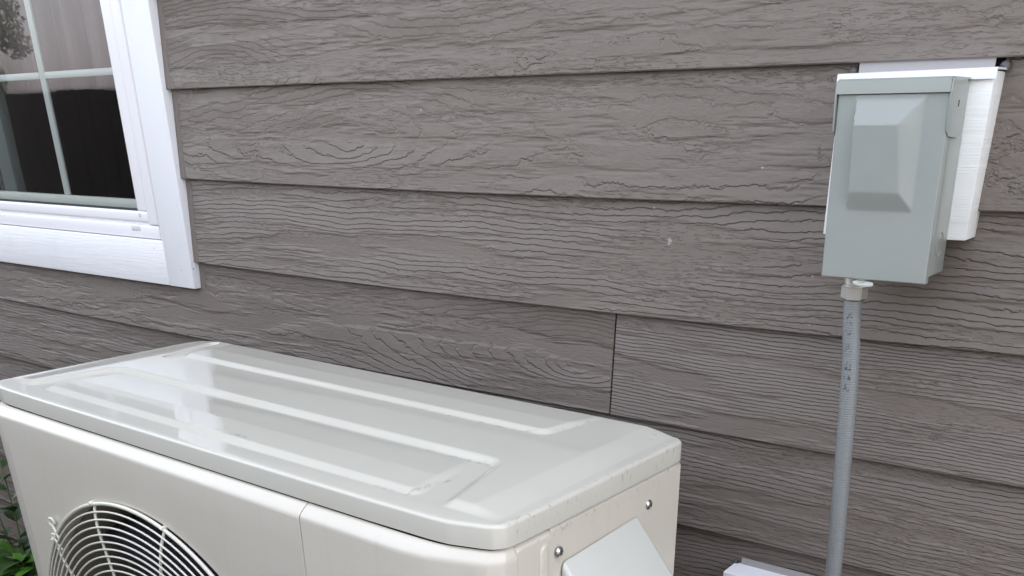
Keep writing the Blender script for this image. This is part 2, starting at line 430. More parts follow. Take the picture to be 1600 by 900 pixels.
bm = bmesh.new(); box(bm, (FX0, .014, GZ0+.0035), (GX1-.004, .03, 1.2300), .001); from_bm('glazing_stop', bm, M_SPACER, win)
bm = bmesh.new(); box(bm, (FX0, .0125, GZ0+.002), (GX1-.002, .0135, FZ1)); from_bm('glass_pane', bm, M_GLASS, win, 0)
for a in (-1.1225, -1.548): bx('muntin', (a, .0195, 1.2305), (a+.021, .0255, FZ1), M_MUNT, win, .002)
for a, b in ((FX0, -1.5485), (-1.5265, -1.1230), (-1.1010, GX1-.005)):
    for c in (1.4562, 1.70): bx('muntin', (a, .0190, c), (b, .0260, c+.0133), M_MUNT, win, .002)
bm = bmesh.new(); box(bm, (-1.415, .036, 1.15), (-1.357, .06, FZ1), .003); from_bm('meeting_stile', bm, M_STILE, win)
bm = bmesh.new(); box(bm, (-1.43, .036, 1.15), (-1.4155, .05, FZ1)); from_bm('gasket', bm, M_GASK, win, 0)
# curtain added behind the upper half, for streaks like the pane's reflection
def added_curtain():
    m, nt, b = new_mat('reflection_streaks', (.5, .4, .41), .85); g = G(nt); x, y, z = g.obj()
    c = g.noise(g.vec(g.mul(x, 22), 0, g.mul(z, 1.5)), 1, 3, .6)
    nt.links.new(g.mix(c, (.05, .034, .037), (.30, .22, .23)), b.inputs['Base Color'])  # streaks and tone of the reflection put into the cloth colour
    xs = np.arange(-1.95, -.6, .006); V = []; F = []
    zs = [1.4385, 1.445, 1.6, 1.8, 2.1, 2.5]
    for i, x in enumerate(xs):
        for z in zs:
            a = .010*math.sin(x*52+.8*math.sin(x*9))+.005*math.sin(x*117+2)
            V.append((x+.01*math.sin(z*3), .112+a, z))
    n = len(zs)
    for i in range(len(xs)-1):
        for j in range(n-1): a = i*n+j; F.append((a, a+1, a+n+1, a+n))
    me = bpy.data.meshes.new('added_curtain'); me.from_pydata(V, [], F)
    o = link('added_curtain', me, m, win, 60)
    s = o.modifiers.new('thick', 'SOLIDIFY'); s.thickness = .0015
added_curtain()

# mounting blocks (white, with grain, metal cap and flashing flange)
def block(x0, x1, z0, z1, ztop, tilt, y=-.032):
    e = empty('mounting_block', ((x0+x1)/2, 0, z0)); e.parent = house; e.rotation_euler = (0, tilt, 0)
    w_ = (x1-x0)/2; h = z1-z0
    bm = bmesh.new(); box(bm, (-w_, y, 0), (w_, .02, h), .0015); me = bpy.data.meshes.new('block_face')
    o = from_bm('block_face', bm, M_BLOCK, e)
    # cap: a folded strip with a small front lip, then a sloped flange running up under the siding above
    bm = bmesh.new()
    prof = [(.012, h+.0030), (y-.003, h+.0030), (y-.0045, h+.002), (y-.0045, h-.0075), (y-.0033, h-.0075), (y-.0033, h+.0012), (.012, h+.0012)]
    prism(bm, prof, -w_-.0025, w_+.0025, 'x'); from_bm('cap_flashing', bm, M_FLASH, e)
    bm = bmesh.new(); box(bm, (-w_+.007, .0035, h+.0030), (w_-.010, .0045, ztop-z0)); from_bm('flashing_flange', bm, M_FLASH_SHADE, e, 0)
    for sx in (-1, 1):
        bm = bmesh.new(); n = 7
        tube(bm, [(sx*(w_-.001+.003*rnd.random()), .006, h+.001+(ztop-z0-h-.010)*i/(n-1)) for i in range(n)], .004, 10, radii=[.0015+(.0035+.002*rnd.random())*math.sin(math.pi*(_+.6)/(n+.2)) for _ in range(n)])
        from_bm('sealant', bm, M_TAR, e, 60)
    return e
M_FLASH_SHADE, *_ = new_mat('white_flange_in_shade', (.33, .31, .31), .5)  # white flashing, greyed: the shade under the lap is put into this colour
block(.640, .8020, 1.2462, 1.4110, 1.4300, R(-.55))
block(.5585, .72, .612, .7745, .788, 0)

# ---------------------------------------------------------------- electrical disconnect box
db = empty('disconnect_box', (.6715, -.032, 1.2095), 0, 'grey metal electrical disconnect box with raised door panel on the white block', 'electrical box')

BW, BH, BD = .1125, .195, .068      # width, height, depth; front face at y = -BD
bm = bmesh.new(); box(bm, (.002, -BD+.004, .004), (BW, -.0005, BH-.003), .0015)
from_bm('enclosure', bm, M_GREY, db)
def door_mesh():
    bm = bmesh.new()
    z1 = BH-.0135
    # sheet door face as a fine grid, with the pressed panel
    W2, Z2 = BW+.0005, z1
    nx, nz = 76, 120
    xs = np.linspace(0, W2, nx); zs = np.linspace(0, Z2, nz)
    # pressed frustum: outer trapezoid to inner flat
    oz0, oz1 = .0700, .1795; iz0, iz1 = .0890, .1545
    def lerp(a, b, t): return a+(b-a)*t
    def height(x, z):
        H = lerp(.0100, .0150, min(1, max(0, (z-iz0)/(iz1-iz0))))
        ol = .0195; orr = .0905; il = .0235; ir = .0700
        t = (z-oz0)/(oz1-oz0)
        irr = lerp(.0790, .0665, t)
        a = (x-ol)/(il-ol); b = (orr-x)/(orr-irr); c = (z-oz0)/(iz0-oz0); d = (oz1-z)/(iz1-oz1)*-1
        v = max(0, min(a, b, c, d, 1.))
        s = v*v*(3-2*v)
        return H*(.85*v+.15*s)
    grid = [[bm.verts.new((x, -BD-.0035-height(x, z), z)) for z in zs] for x in xs]
    for i in range(nx-1):
        for j in range(nz-1): bm.faces.new((grid[i][j], grid[i+1][j], grid[i+1][j+1], grid[i][j+1]))
    # folded-back edges
    ring = [grid[i][0] for i in range(nx)]+[grid[-1][j] for j in range(1, nz)]+[grid[i][-1] for i in range(nx-2, -1, -1)]+[grid[0][j] for j in range(nz-2, 0, -1)]
    def off(v, d, y):
        cx, cz = W2/2, Z2/2
        return bm.verts.new((v.co.x+(d if v.co.x > W2-1e-6 else -d if v.co.x < 1e-6 else 0), y, v.co.z+(d if v.co.z > Z2-1e-6 else -d if v.co.z < 1e-6 else 0)))
    r1 = [off(v, .0010, -BD-.0025) for v in ring]; r2 = [off(v, .0010, -BD+.008) for v in ring]
    n = len(ring)
    for A, B in ((ring, r1), (r1, r2)):
        for k in range(n): bm.faces.new((A[k], B[k], B[(k+1) % n], A[(k+1) % n]))
    return bm
from_bm('door', door_mesh(), M_GREY, db, 40)
# hood: a folded cap over the top with flaps at both sides
bm = bmesh.new()
prof = [(-.001, BH+.0015), (-BD-.004, BH+.0015), (-BD-.0068, BH-.0005), (-BD-.0072, BH-.0125), (-BD-.0060, BH-.0125), (-BD-.0055, BH-.0015), (-.001, BH-.0002)]
prism(bm, prof, -.0015, BW+.0012, 'x')
from_bm('hood', bm, M_GREY, db, 30)
for x0, x1 in ((BW+.0014, BW+.0030), (-.0032, -.0016)):
    bm = bmesh.new()
    pf = chaikin([(-.018, BH+.0012), (-BD-.0045, BH+.0012), (-BD-.0068, BH-.010), (-BD-.0055, BH-.0520), (-.022, BH-.0550), (-.016, BH-.040)], 2, q=.12)
    prism(bm, [tuple(p) for p in pf], x0, x1, 'x'); fl = from_bm('hood_flap', bm, M_GREY, db, 30)
bm = bmesh.new(); box(bm, (BW+.0026, -.0455, BH-.0255), (BW+.0034, -.0440, BH-.0195), 0); from_bm('flap_slot', bm, M_GASK, db, 0)
# hasp tab under the door
bm = bmesh.new()
A = [(.0455+.0115*math.cos(t), -BD-.004+.0062*math.sin(t)) for t in np.linspace(0, 2*math.pi, 25)[:-1]]
Bq = [(.0430+.0045*math.cos(t), -BD-.004+.0026*math.sin(t)) for t in np.linspace(0, 2*math.pi, 25)[:-1]]
for zz, flip in ((.0, 0), (-.0018, 1)):
    a = [bm.verts.new((*p, zz)) for p in A]; b = [bm.verts.new((*p, zz)) for p in Bq]
    for k in range(24): bm.faces.new((a[k], a[(k+1) % 24], b[(k+1) % 24], b[k]))
    if not flip: a0, b0 = a, b
for k in range(24):
    bm.faces.new((a0[k], a0[(k+1) % 24], a[(k+1) % 24], a[k])); bm.faces.new((b0[k], b0[(k+1) % 24], b[(k+1) % 24], b[k]))
o = from_bm('hasp', bm, M_SPACER, db); o.location = (.004, -.003, .0145); o.rotation_euler = (R(13), R(3), 0)
# knockout ring on the right side
bm = bmesh.new(); tube(bm, [(BW+.0002, -.030+.0125*math.cos(t), .036+.0125*math.sin(t)) for t in np.linspace(.3, 5.6, 28)], .0005, 6)
from_bm('knockout', bm, M_GREY, db)

for o in db.children:                      # the box hangs a little out of square, its top pushed to the left
    for v in o.data.vertices: v.co.x -= (v.co.z+o.location.z)*.034
# ---------------------------------------------------------------- conduit
cd = empty('conduit', (.7235, -.065, 0), 0, 'grey flexible electrical conduit running down the siding from the box', 'conduit')
def conduit():
    ctrl = [(.6975, 1.197), (.698, 1.178), (.7005, 1.150), (.7065, 1.11), (.7145, .99), (.7240, .826), (.731, .70), (.733, .5), (.72, .3), (.70, .16), (.62, .10), (.5, .12), (.44, .16)]
    P = chaikin(ctrl, 3, False); P = densify(P, .008, False)
    ys = -.065
    bm = bmesh.new()
    pts = []
    for x, z in P:
        yy = -.065 if z > .2 else -.065-(.2-z)*.8
        pts.append((x, yy, z))
    tube(bm, pts, .0102, 24)
    me = bpy.data.meshes.new('hose'); bmesh.ops.recalc_face_normals(bm, faces=bm.faces)
    me_o = from_bm('hose', bm, M_COND, cd, 40)
    me_o.location = (-.7235, .065, 0)
    me = me_o.data; a = me.attributes.new('ink', 'FLOAT', 'POINT')
    # the strip of the hose's surface that carries the print
    ring = np.zeros(len(me.vertices), dtype=np.float32)
    co_ = np.zeros(len(me.vertices)*3); me.vertices.foreach_get('co', co_); co_ = co_.reshape(-1, 3)
    for i, (x, y, z) in enumerate(pts):
        for k in range(24):
            v = co_[i*24+k]; d = np.array([v[0]-x, v[1]-y]); an = math.atan2(d[1], d[0])
            ring[i*24+k] = 1. if abs(an+math.pi/2-.05) < .36 else 0.
    a.data.foreach_set('value', ring)
conduit()
def fitting():
    e = empty('fitting', (.6985-.7235, 0, 1.190)); e.parent = cd; e.rotation_euler = (R(4), R(2), 0)
    bm = bmesh.new()
    hexa = lambda r, a0=.2: [(r*math.cos(a0+k*math.pi/3), r*math.sin(a0+k*math.pi/3)) for k in range(6)]
    prism(bm, hexa(.0154, .32), -.0085, .0060)
    bmesh.ops.bevel(bm, geom=list(bm.edges), offset=.0011, segments=2, affect='EDGES')
    from_bm('compression_nut', bm, M_CAST, e, 30)
    bm = bmesh.new(); n = 24
    tube(bm, [(0, 0, .006), (0, 0, .0075), (0, 0, .0078), (0, 0, .0105), (0, 0, .0108), (0, 0, .025)], .0125, n, radii=[.0145, .0145, .0125, .0125, .0135, .0135])
    from_bm('threaded_hub', bm, M_CAST, e, 30)
    bm = bmesh.new(); tube(bm, [(0, 0, -.0095), (0, 0, -.0085)], .0125, n); from_bm('sealing_ring', bm, M_GASK, e)
fitting()

# ---------------------------------------------------------------- outdoor condenser
UX, UY, UA, ZT = -.52171, -.11704, -.02333, 1.00350
OX, OY = .527, -.2
c_, s_ = math.cos(UA), math.sin(UA)
ac = empty('air_conditioner', (UX+c_*OX-s_*OY, UY+s_*OX+c_*OY, 0), UA, 'ivory outdoor air conditioner unit with ribbed lid and round fan grille', 'air conditioner')
def local(o): o.location = (-OX, -OY, ZT); return o     # part meshes are modelled from the lid's back-left corner
out = [(.050, .002), (.022, .0005), (.0055, -.018), (.003, -.05), (.0005, -.370), (.004, -.384), (.016, -.391), (.060, -.4000), (.982, -.4000), (1.0425, -.3810), (1.0525, -.3690),
       (1.0558, -.3500), (1.0588, -.034), (1.0580, -.014), (1.0475, -.004), (1.005, .0015)]
OUT = densify(chaikin(out, 2, q=.14), .006)

def sdr(x, y, x0, x1, y0, y1, r):
    """signed distance inside (+) a rounded rectangle"""
    qx = abs(x-(x0+x1)/2)-(x1-x0)/2+r; qy = abs(y-(y0+y1)/2)-(y1-y0)/2+r
    return -(min(max(qx, qy), 0)+math.hypot(max(qx, 0), max(qy, 0))-r)
def ramp(d, w_):
    t = min(max(d/w_+.5, 0), 1); s = t*t*(3-2*t); return .88*t+.12*s
def lid_h(x, y):
    # the back of the lid is pressed up; a broad recess runs along the front, open to the front rim
    Hh = ramp(y+.360, .0135)*ramp(1.018-x, .042) * (lambda t: t*t*(3-2*t))(min(1., max(0., x/.088)))
    xs = x+(y+.240)*.27 if x > .5 else x-(y+.346)*.20
    rec = ramp(sdr(xs, y, .081, .934, -.52, -.2265, .016), .0118)
    h = .0056*Hh*(1-rec)
    r3 = ramp(sdr(x+(y+.355)*.2 if x > .5 else x, y, .120, .916, -.3590, -.18, .013), .0112)*min(1, max(0, (-.235-y)/.07))
    r1w = .0105
    r1 = ramp(sdr(x-(y+.11)*.16 if x > .5 else x, y, .125, .910, -.1105, .2, .013), r1w)*min(1, max(0, (.0-y)/.06))
    # short slanting groove by the back left corner
    ax, ay, bx_, by = .101, -.122, .078, -.020
    t = min(1, max(0, ((x-ax)*(bx_-ax)+(y-ay)*(by-ay))/((bx_-ax)**2+(by-ay)**2)))
    d = math.hypot(x-ax-t*(bx_-ax), y-ay-t*(by-ay))
    return h+.0046*r3+.0046*r1-.0040*ramp(.0115-d, .005)
def lid_dirt(x, y):
    def line(x0, y0, x1, y1, w_):
        dx, dy = x1-x0, y1-y0; t = min(1, max(0, ((x-x0)*dx+(y-y0)*dy)/(dx*dx+dy*dy)))
        return max(0, 1-math.hypot(x-x0-t*dx, y-y0-t*dy)/w_)
    v = 0
    for L_ in ((.82, -.2355, .922, -.2355, .004), (.930, -.24, .962, -.350, .003), (.912, -.232, .926, -.240, .007), (.91, -.3655, .917, -.29, .004), (.80, -.366, .905, -.366, .0025),
               (.88, -.117, .914, -.10, .003), (.914, -.10, .926, -.03, .003), (.55, -.118, .90, -.118, .002), (1.028, -.05, 1.02, -.02, .004), (1.045, -.03, 1.05, -.02, .005), (1.043, -.372, 1.052, -.34, .005), (.52, -.345, .60, -.345, .0035)):
        v = max(v, line(*L_))
    return min(1., v*1.1)
def build_lid():
    P1 = inset(OUT, .0045)
    x0, x1, y0, y1 = -.01, 1.07, -.41, .02
    st = .0024
    gx = np.arange(x0, x1, st); gy = np.arange(y0, y1, st)
    Pin = inset(OUT, .0075); n = len(P1)
    poly = Pin
    def inside(px, py):
        c = np.zeros(px.shape, bool); j = len(poly)-1
        for i in range(len(poly)):
            xi, yi = poly[i]; xj, yj = poly[j]
            if yi != yj: c ^= ((yi > py) != (yj > py)) & (px < (xj-xi)*(py-yi)/(yj-yi)+xi)
            j = i
        return c
    GX, GY = np.meshgrid(gx, gy); ins = inside(GX, GY); pts = np.c_[GX[ins], GY[ins]]
    allp = [Vector(p) for p in P1]+[Vector(p) for p in pts]
    vo, eo, fo, ov, oe, of_ = delaunay_2d_cdt(allp, [(i, (i+1) % n) for i in range(n)], [], 1, 1e-7)
    bm = bmesh.new(); vs = []; dl = []
    sag = lambda x, y: .0
    for v in vo: vs.append(bm.verts.new((v.x, v.y, lid_h(v.x, v.y)))); dl.append(lid_dirt(v.x, v.y))
    for f in fo:
        try: bm.faces.new([vs[i] for i in f])
        except ValueError: pass
    idx = {}
    for i, lst in enumerate(ov):
        for j in lst:
            if j < n: idx[j] = vs[i]
    prev = [idx[i] for i in range(n)]
    for dd, zz in ((.0022, -.0005), (.0007, -.0018), (.0, -.0042), (.0, -.0261), (.0012, -.0266), (.012, -.0266)):
        Q = inset(OUT, dd); ring = [bm.verts.new((q[0], q[1], zz+(lid_h(q[0], q[1]) if zz > -.01 else 0.))) for q in Q]
        for k in range(n): bm.faces.new((prev[k], prev[(k+1) % n], ring[(k+1) % n], ring[k]))
        prev = ring
        dl += [0.]*n
    me = bpy.data.meshes.new('lid'); bmesh.ops.recalc_face_normals(bm, faces=bm.faces); bm.to_mesh(me); bm.free()
    a = me.attributes.new('dirt', 'FLOAT', 'POINT'); a.data.foreach_set('value', np.array(dl[:len(me.vertices)], dtype=np.float32))
    return local(link('lid', me, M_LID, ac, 50))
build_lid()

# body: pressed panels whose top shoulder tucks under the lid. 'base' = outline at the lid, 'outl' = outline at the face
ZB = -.90
def panel(name, base, outl, mat, z0=ZB, zt=-.0292, r=.0145, ends=True, holes=None):
    bm = bmesh.new(); base = np.array(base); outl = np.array(outl); n = len(base); rings = []
    rings.append([(b[0], b[1], zt) for b in base])
    for t, u in ((.10, .01), (.22, .05), (.50, .28), (.80, .57), (.92, .76), (.98, .92), (1., 1.12)):
        rings.append([(b[0]+(o[0]-b[0])*t, b[1]+(o[1]-b[1])*t, zt-.0005-r*u) for b, o in zip(base, outl)])
    rings.append([(o[0], o[1], z0) for o in outl])
    V = [[bm.verts.new(p) for p in rg] for rg in rings]
    for A, B in zip(V[:-1], V[1:]):
        for k in range(n-1): bm.faces.new((A[k], A[k+1], B[k+1], B[k]))
    if ends:        # rounded return at both cut ends
        for k, s in ((0, 1), (n-1, -1)):
            t = outl[min(k+1, n-1)]-outl[max(k-1, 0)]; t /= np.linalg.norm(t); nn = np.array([-t[1], t[0]])
            a = [bm.verts.new((v.co.x-s*t[0]*.0010+nn[0]*.0009, v.co.y-s*t[1]*.0010+nn[1]*.0009, v.co.z)) for v in [rg[k] for rg in V]]
            b = [bm.verts.new((v.co.x+nn[0]*.012, v.co.y+nn[1]*.012, v.co.z)) for v in a]
            c = [rg[k] for rg in V]
            for q in range(len(a)-1): bm.faces.new((c[q], c[q+1], a[q+1], a[q])); bm.faces.new((a[q], a[q+1], b[q+1], b[q]))
    return bm
def lerp2(P, Q, t): return P+(Q-P)*t
YF = -.4140; SX = .7775
# front panel (left of the seam)
fb = densify([(.006, -.02), (.006, -.37), (.020, -.388), (.060, -.397), (SX-.0017, -.397)], .03, False)
fo = []
for (x, y) in fb:
    t = min(1, max(0, (y+.10)/-.29))
    fo.append((x+.012*(1 if x < .03 else 0)*0 - .0, y-(.017 if y < -.39 else .010*t if y < -.1 else 0)))
fb = [(.006, -.02), (.006, -.20), (.006, -.36), (.0085, -.376), (.016, -.386), (.030, -.392), (.060, -.397), (.20, -.397), (.4, -.397), (.6, -.397), (SX-.0017, -.397)]
fo = [(.002, -.02), (.002, -.20), (.003, -.372), (.006, -.390), (.014, -.402), (.034, -.4115), (.060, YF), (.20, YF), (.4, YF), (.6, YF), (SX-.0017, YF)]
ZS = -.085
bm = panel('front', fb, fo, None, z0=ZS)
# continue down: left of x = .06 in strips, the rest with the round fan opening
V0 = [bm.verts.new((x, y, ZS)) for x, y in fo[:7]]; V1 = [bm.verts.new((x, y, ZB)) for x, y in fo[:7]]
for k in range(6): bm.faces.new((V0[k], V0[k+1], V1[k+1], V1[k]))
HC = (.4045, -.4790); HR = .3475
NH = 160
hole = [(HC[0]+HR*math.cos(2*math.pi*k/NH), HC[1]+HR*math.sin(2*math.pi*k/NH)) for k in range(NH)]
HR_OUT = .3620
rim = [(HC[0]+HR_OUT*math.cos(2*math.pi*k/NH), HC[1]+HR_OUT*math.sin(2*math.pi*k/NH)) for k in range(NH)]
x1_ = SX-.0017
rect = [(.0605, ZB), (x1_, ZB), (x1_, ZS), (.0605, ZS)]
# keep the opening inside the panel
ring2 = [(HC[0]+(HR_OUT+.0012)*math.cos(2*math.pi*k/NH), HC[1]+(HR_OUT+.0012)*math.sin(2*math.pi*k/NH)) for k in range(NH)]
allp = [Vector(p) for p in rect]+[Vector(p) for p in rim]+[Vector(p) for p in ring2]
vo, eo, fc, ov, *_ = delaunay_2d_cdt(allp, [(0, 1), (1, 2), (2, 3), (3, 0)]+[(4+i, 4+(i+1) % NH) for i in range(NH)]+[(4+NH+i, 4+NH+(i+1) % NH) for i in range(NH)], [], 2, 1e-7)
vs = [bm.verts.new((v.x, YF, v.y)) for v in vo]; ridx = {}
for i, l in enumerate(ov):
    for j in l:
        if 4 <= j < 4+NH: ridx[j-4] = vs[i]
for f in fc:
    cx = sum(vo[i].x for i in f)/len(f); cz = sum(vo[i].y for i in f)/len(f)
    if math.hypot(cx-HC[0], cz-HC[1]) < HR_OUT*.9995-.0003 and all(math.hypot(vo[i].x-HC[0], vo[i].y-HC[1]) < HR_OUT+1e-5 for i in f): continue
    bm.faces.new([vs[i] for i in f])
q0 = [bm.verts.new(p) for p in ((x1_, YF, ZS), (x1_+.0008, YF+.001, ZS), (x1_+.0008, YF+.014, ZS), (x1_+.0008, YF+.014, ZB), (x1_+.0008, YF+.001, ZB), (x1_, YF, ZB))]
bm.faces.new((q0[0], q0[1], q0[4], q0[5])); bm.faces.new((q0[1], q0[2], q0[3], q0[4]))
prev = [ridx[k] for k in range(NH)]
for rr, yy in ((HR_OUT-.0012, YF+.0003), (HR_OUT-.003, YF+.0015), (HR_OUT-.0038, YF+.004), (HR_OUT-.004, YF+.030)):
    ring = [bm.verts.new((HC[0]+rr*math.cos(2*math.pi*k/NH), yy, HC[1]+rr*math.sin(2*math.pi*k/NH))) for k in range(NH)]
    for k in range(NH): bm.faces.new((prev[k], prev[(k+1) % NH], ring[(k+1) % NH], ring[k]))
    prev = ring
local(from_bm('front_panel', bm, M_FRONT, ac, 40))
# service corner panel, from the seam round the front right corner
cb = chaikin([(SX+.0017, -.397), (.980, -.397), (1.038, -.3785), (1.0475, -.366), (1.0500, -.3545)], 2, False, q=.14)
cof = chaikin([(SX+.0017, YF), (.966, YF), (1.0400, -.3900), (1.0535, -.3725), (1.0564, -.3555)], 2, False, q=.14)
local(from_bm('corner_panel', panel('corner', cb, cof, None), M_FRONT, ac, 40))
sb = densify([(1.0485, -.3525), (1.0500, -.294)], .01, False); sof = sb+np.array([.0065, 0])
sof[0][0] += .0; 
local(from_bm('edge_panel', panel('edge', sb, sof, None, r=.006), M_SIDEP, ac, 40))
sb = densify([(1.0500, -.2900), (1.0530, -.012)], .02, False); sof = sb+np.array([.0038, 0])
local(from_bm('side_panel', panel('side', sb, sof, None, r=.004), M_SIDEP, ac, 40))
# inner frame behind the seams, back and bottom, feet
bm = bmesh.new(); box(bm, (.02, -.02, ZB), (1.045, -.006, -.03)); box(bm, (.02, -.39, ZB), (1.045, -.02, ZB+.01)); box(bm, (1.038, -.37, ZB), (1.046, -.012, -.035))
box(bm, (.012, -.35, ZB), (.018, -.02, -.03)); box(bm, (.775, -.37, ZB+.01), (.781, -.03, -.035))
local(from_bm('inner_frame', bm, M_COIL, ac, 0))
for fx in (.14, .90):
    bm = bmesh.new(); box(bm, (fx, -.43, -.965), (fx+.06, .02, ZB), .004); local(from_bm('foot', bm, M_FRONT, ac))
# pill embossing on the edge panel
bm = bmesh.new()
zc0, zc1, yc, hw = -.0505, -.20, -.3070, .0085
pill = [(yc+hw*math.cos(t), zc0+hw*math.sin(t)) for t in np.linspace(0, math.pi, 13)]+[(yc+hw*math.cos(t), zc1+hw*math.sin(t)) for t in np.linspace(math.pi, 2*math.pi, 13)]
ps = [[bm.verts.new((1.0562+e, yc+(p[0]-yc)*s, p[1] if s == 1 else p[1]-(.003 if p[1] > zc0 else 0))) for p in pill] for e, s in ((0, 1.), (.0014, .82), (.0020, .6))]
for A, B in zip(ps[:-1], ps[1:]):
    for k in range(26): bm.faces.new((A[k], A[(k+1) % 26], B[(k+1) % 26], B[k]))
bm.faces.new(ps[-1]); local(from_bm('pressed_rib', bm, M_SIDEP, ac, 50))
# screws
def screw(y, z, x=1.0560, r=.0068):
    e = empty('screw', (x-OX, y-OY, z+ZT)); e.parent = ac
    bm = bmesh.new(); N = 20
    prof = [(r, 0), (r, .0006), (r*.93, .0016), (r*.72, .0029), (r*.4, .0037), (.0001, .0040)]
    rg = [[bm.verts.new((h, rr*math.cos(2*math.pi*k/N), rr*math.sin(2*math.pi*k/N))) for k in range(N)] for rr, h in prof]
    for A, B in zip(rg[:-1], rg[1:]):
        for k in range(N): bm.faces.new((A[k], A[(k+1) % N], B[(k+1) % N], B[k]))
    from_bm('screw_head', bm, M_STEEL, e, 60)
    bm = bmesh.new()
    for a in (.5, .5+math.pi/2):
        u = Vector((0, math.cos(a), math.sin(a)))
        tube(bm, [Vector((.0036, 0, 0))-u*r*.42, Vector((.0036, 0, 0))+u*r*.42], .0007, 6)
    from_bm('screw_recess', bm, M_GASK, e)
screw(-.2795, -.061); screw(-.0879, -.0646)
# slanting cover over the pipe valves
bm = bmesh.new()
x0 = 1.057; yl, yr = -.274, -.112; zt_ = -.0765
vv = [(x0, yl, zt_), (x0, yr, zt_+.005), (x0+.060, yr, zt_-.066), (x0+.060, yl, zt_-.072), (x0+.066, yr, -.30), (x0+.066, yl, -.30), (x0, yr, -.34), (x0, yl, -.34)]
v = [bm.verts.new(p) for p in vv]
for f in ((0, 1, 2, 3), (3, 2, 4, 5), (5, 4, 6, 7), (0, 3, 5, 7), (1, 6, 4, 2), (0, 7, 6, 1)): bm.faces.new([v[i] for i in f])
bmesh.ops.recalc_face_normals(bm, faces=bm.faces)
ed = [e for e in bm.edges if not all(abs(q.co.x-x0) < 1e-6 for q in e.verts)]
bmesh.ops.bevel(bm, geom=ed, offset=.0065, segments=4, profile=.5, affect='EDGES')
local(from_bm('valve_cover', bm, M_COVER, ac, 60))
# fan shroud, coil and fan
bm = bmesh.new()
prof = [(HR_OUT-.006, YF+.028), (HR_OUT-.018, YF+.045), (HR_OUT-.022, YF+.12), (HR_OUT-.0225, YF+.17)]
rg = [[bm.verts.new((HC[0]+rr*math.cos(2*math.pi*k/96), yy, HC[1]+rr*math.sin(2*math.pi*k/96))) for k in range(96)] for rr, yy in prof]
for A, B in zip(rg[:-1], rg[1:]):
    for k in range(96): bm.faces.new((A[k], A[(k+1) % 96], B[(k+1) % 96], B[k]))
local(from_bm('fan_shroud', bm, M_CAV, ac))
bm = bmesh.new(); box(bm, (.025, -.06, ZB+.01), (.772, -.03, -.04)); local(from_bm('coil', bm, M_COIL, ac, 0))
fan = empty('fan', (HC[0]-OX, YF+.085-OY, HC[1]+ZT)); fan.parent = ac
bm = bmesh.new(); tube(bm, [(0, -.03, 0), (0, -.028, 0), (0, .04, 0)], .06, 32, radii=[.05, .062, .066]); from_bm('hub', bm, M_FAN, fan)
for b in range(3):
    bm = bmesh.new(); gr = []
    for i in range(14):
        rr = .06+(.325-.06)*i/13; row = []
        for j in range(12):
            a = b*2*math.pi/3+.95+(-.15+1.15*j/11)*(1-.12*math.sin(i/13*3))+.35*i/13
            row.append(bm.verts.new((rr*math.cos(a), .045-.075*j/11+.01*math.sin(j/11*math.pi), rr*math.sin(a))))
        gr.append(row)
    for i in range(13):
        for j in range(11): bm.faces.new((gr[i][j], gr[i+1][j], gr[i+1][j+1], gr[i][j+1]))
    o = from_bm('fan_blade', bm, M_FAN, fan, 60); sm = o.modifiers.new('thick', 'SOLIDIFY'); sm.thickness = .003
# wire grille, slightly domed
gr = empty('fan_grille', (.3990-OX, -OY, -.4630+ZT)); gr.parent = ac
GR = .3430
def gy_(r): t = min(1, (GR-r)/.055); return -.4175-.0095*(t*(2-t))-.004*min(1, max(0, (GR-.05-r)/.2))
def circle_pts(r, n): return [(r*math.cos(2*math.pi*k/n), gy_(r), r*math.sin(2*math.pi*k/n)) for k in range(n)]
bm = bmesh.new(); tube(bm, circle_pts(GR, 140), .0030, 10, True); from_bm('rim_wire', bm, M_WIRE, gr, 60)
r_ = GR-.0113
while r_ > .055:
    bm = bmesh.new(); tube(bm, circle_pts(r_, 120), .00155, 8, True); from_bm('ring_wire', bm, M_WIRE, gr, 60); r_ -= .0113
for a in (76, 107, 138, 168, 198, 228, 258, 288, 318, 348, 17, 46):
    ca, sa = math.cos(R(a)), math.sin(R(a)); P = []
    for rr in list(np.linspace(.055, GR-.006, 22)): P.append((rr*ca, gy_(rr)+.0030, rr*sa))
    for t in (0, 35, 75, 115, 150): P.append(((GR-.0005+.0046*math.sin(R(t))*.9)*ca, gy_(GR)-.0048*math.cos(R(t)+math.pi), (GR-.0005+.0046*math.sin(R(t))*.9)*sa))
    bm = bmesh.new(); tube(bm, P, .0023, 8); from_bm('spoke_wire', bm, M_WIRE, gr, 60)
bm = bmesh.new(); tube(bm, [(0, -.435, 0), (0, -.433, 0), (0, -.428, 0)], .05, 40, radii=[.050, .056, .057]); from_bm('grille_badge_plate', bm, M_WIRE, gr)
def hook(cx, cz, r, ang):
    bm = bmesh.new(); P = [(cx+r*math.cos(t), YF-.004-.002*math.sin(t/2), cz+r*math.sin(t)) for t in np.linspace(R(ang)+.5, R(ang)+2*math.pi-.5, 18)]
    d = Vector((math.cos(R(ang)), 0, math.sin(R(ang))))
    P = P+[Vector(P[-1])+d*.012, Vector(P[-1])+d*.024]
    tube(bm, P, .0020, 8); 
    return from_bm('mounting_eye', bm, M_WIRE, gr)
for (x, z, a, r) in ((.1541, -.1974, -58, .0060), (.1498, -.224, -40, .0045), (.655, -.1974, -122, .0060), (.1541, -.73, 58, .006), (.655, -.73, 122, .006)):
    o = hook(x-.3990, z+.4630, r, a)
    o.location = (0, 0, 0)
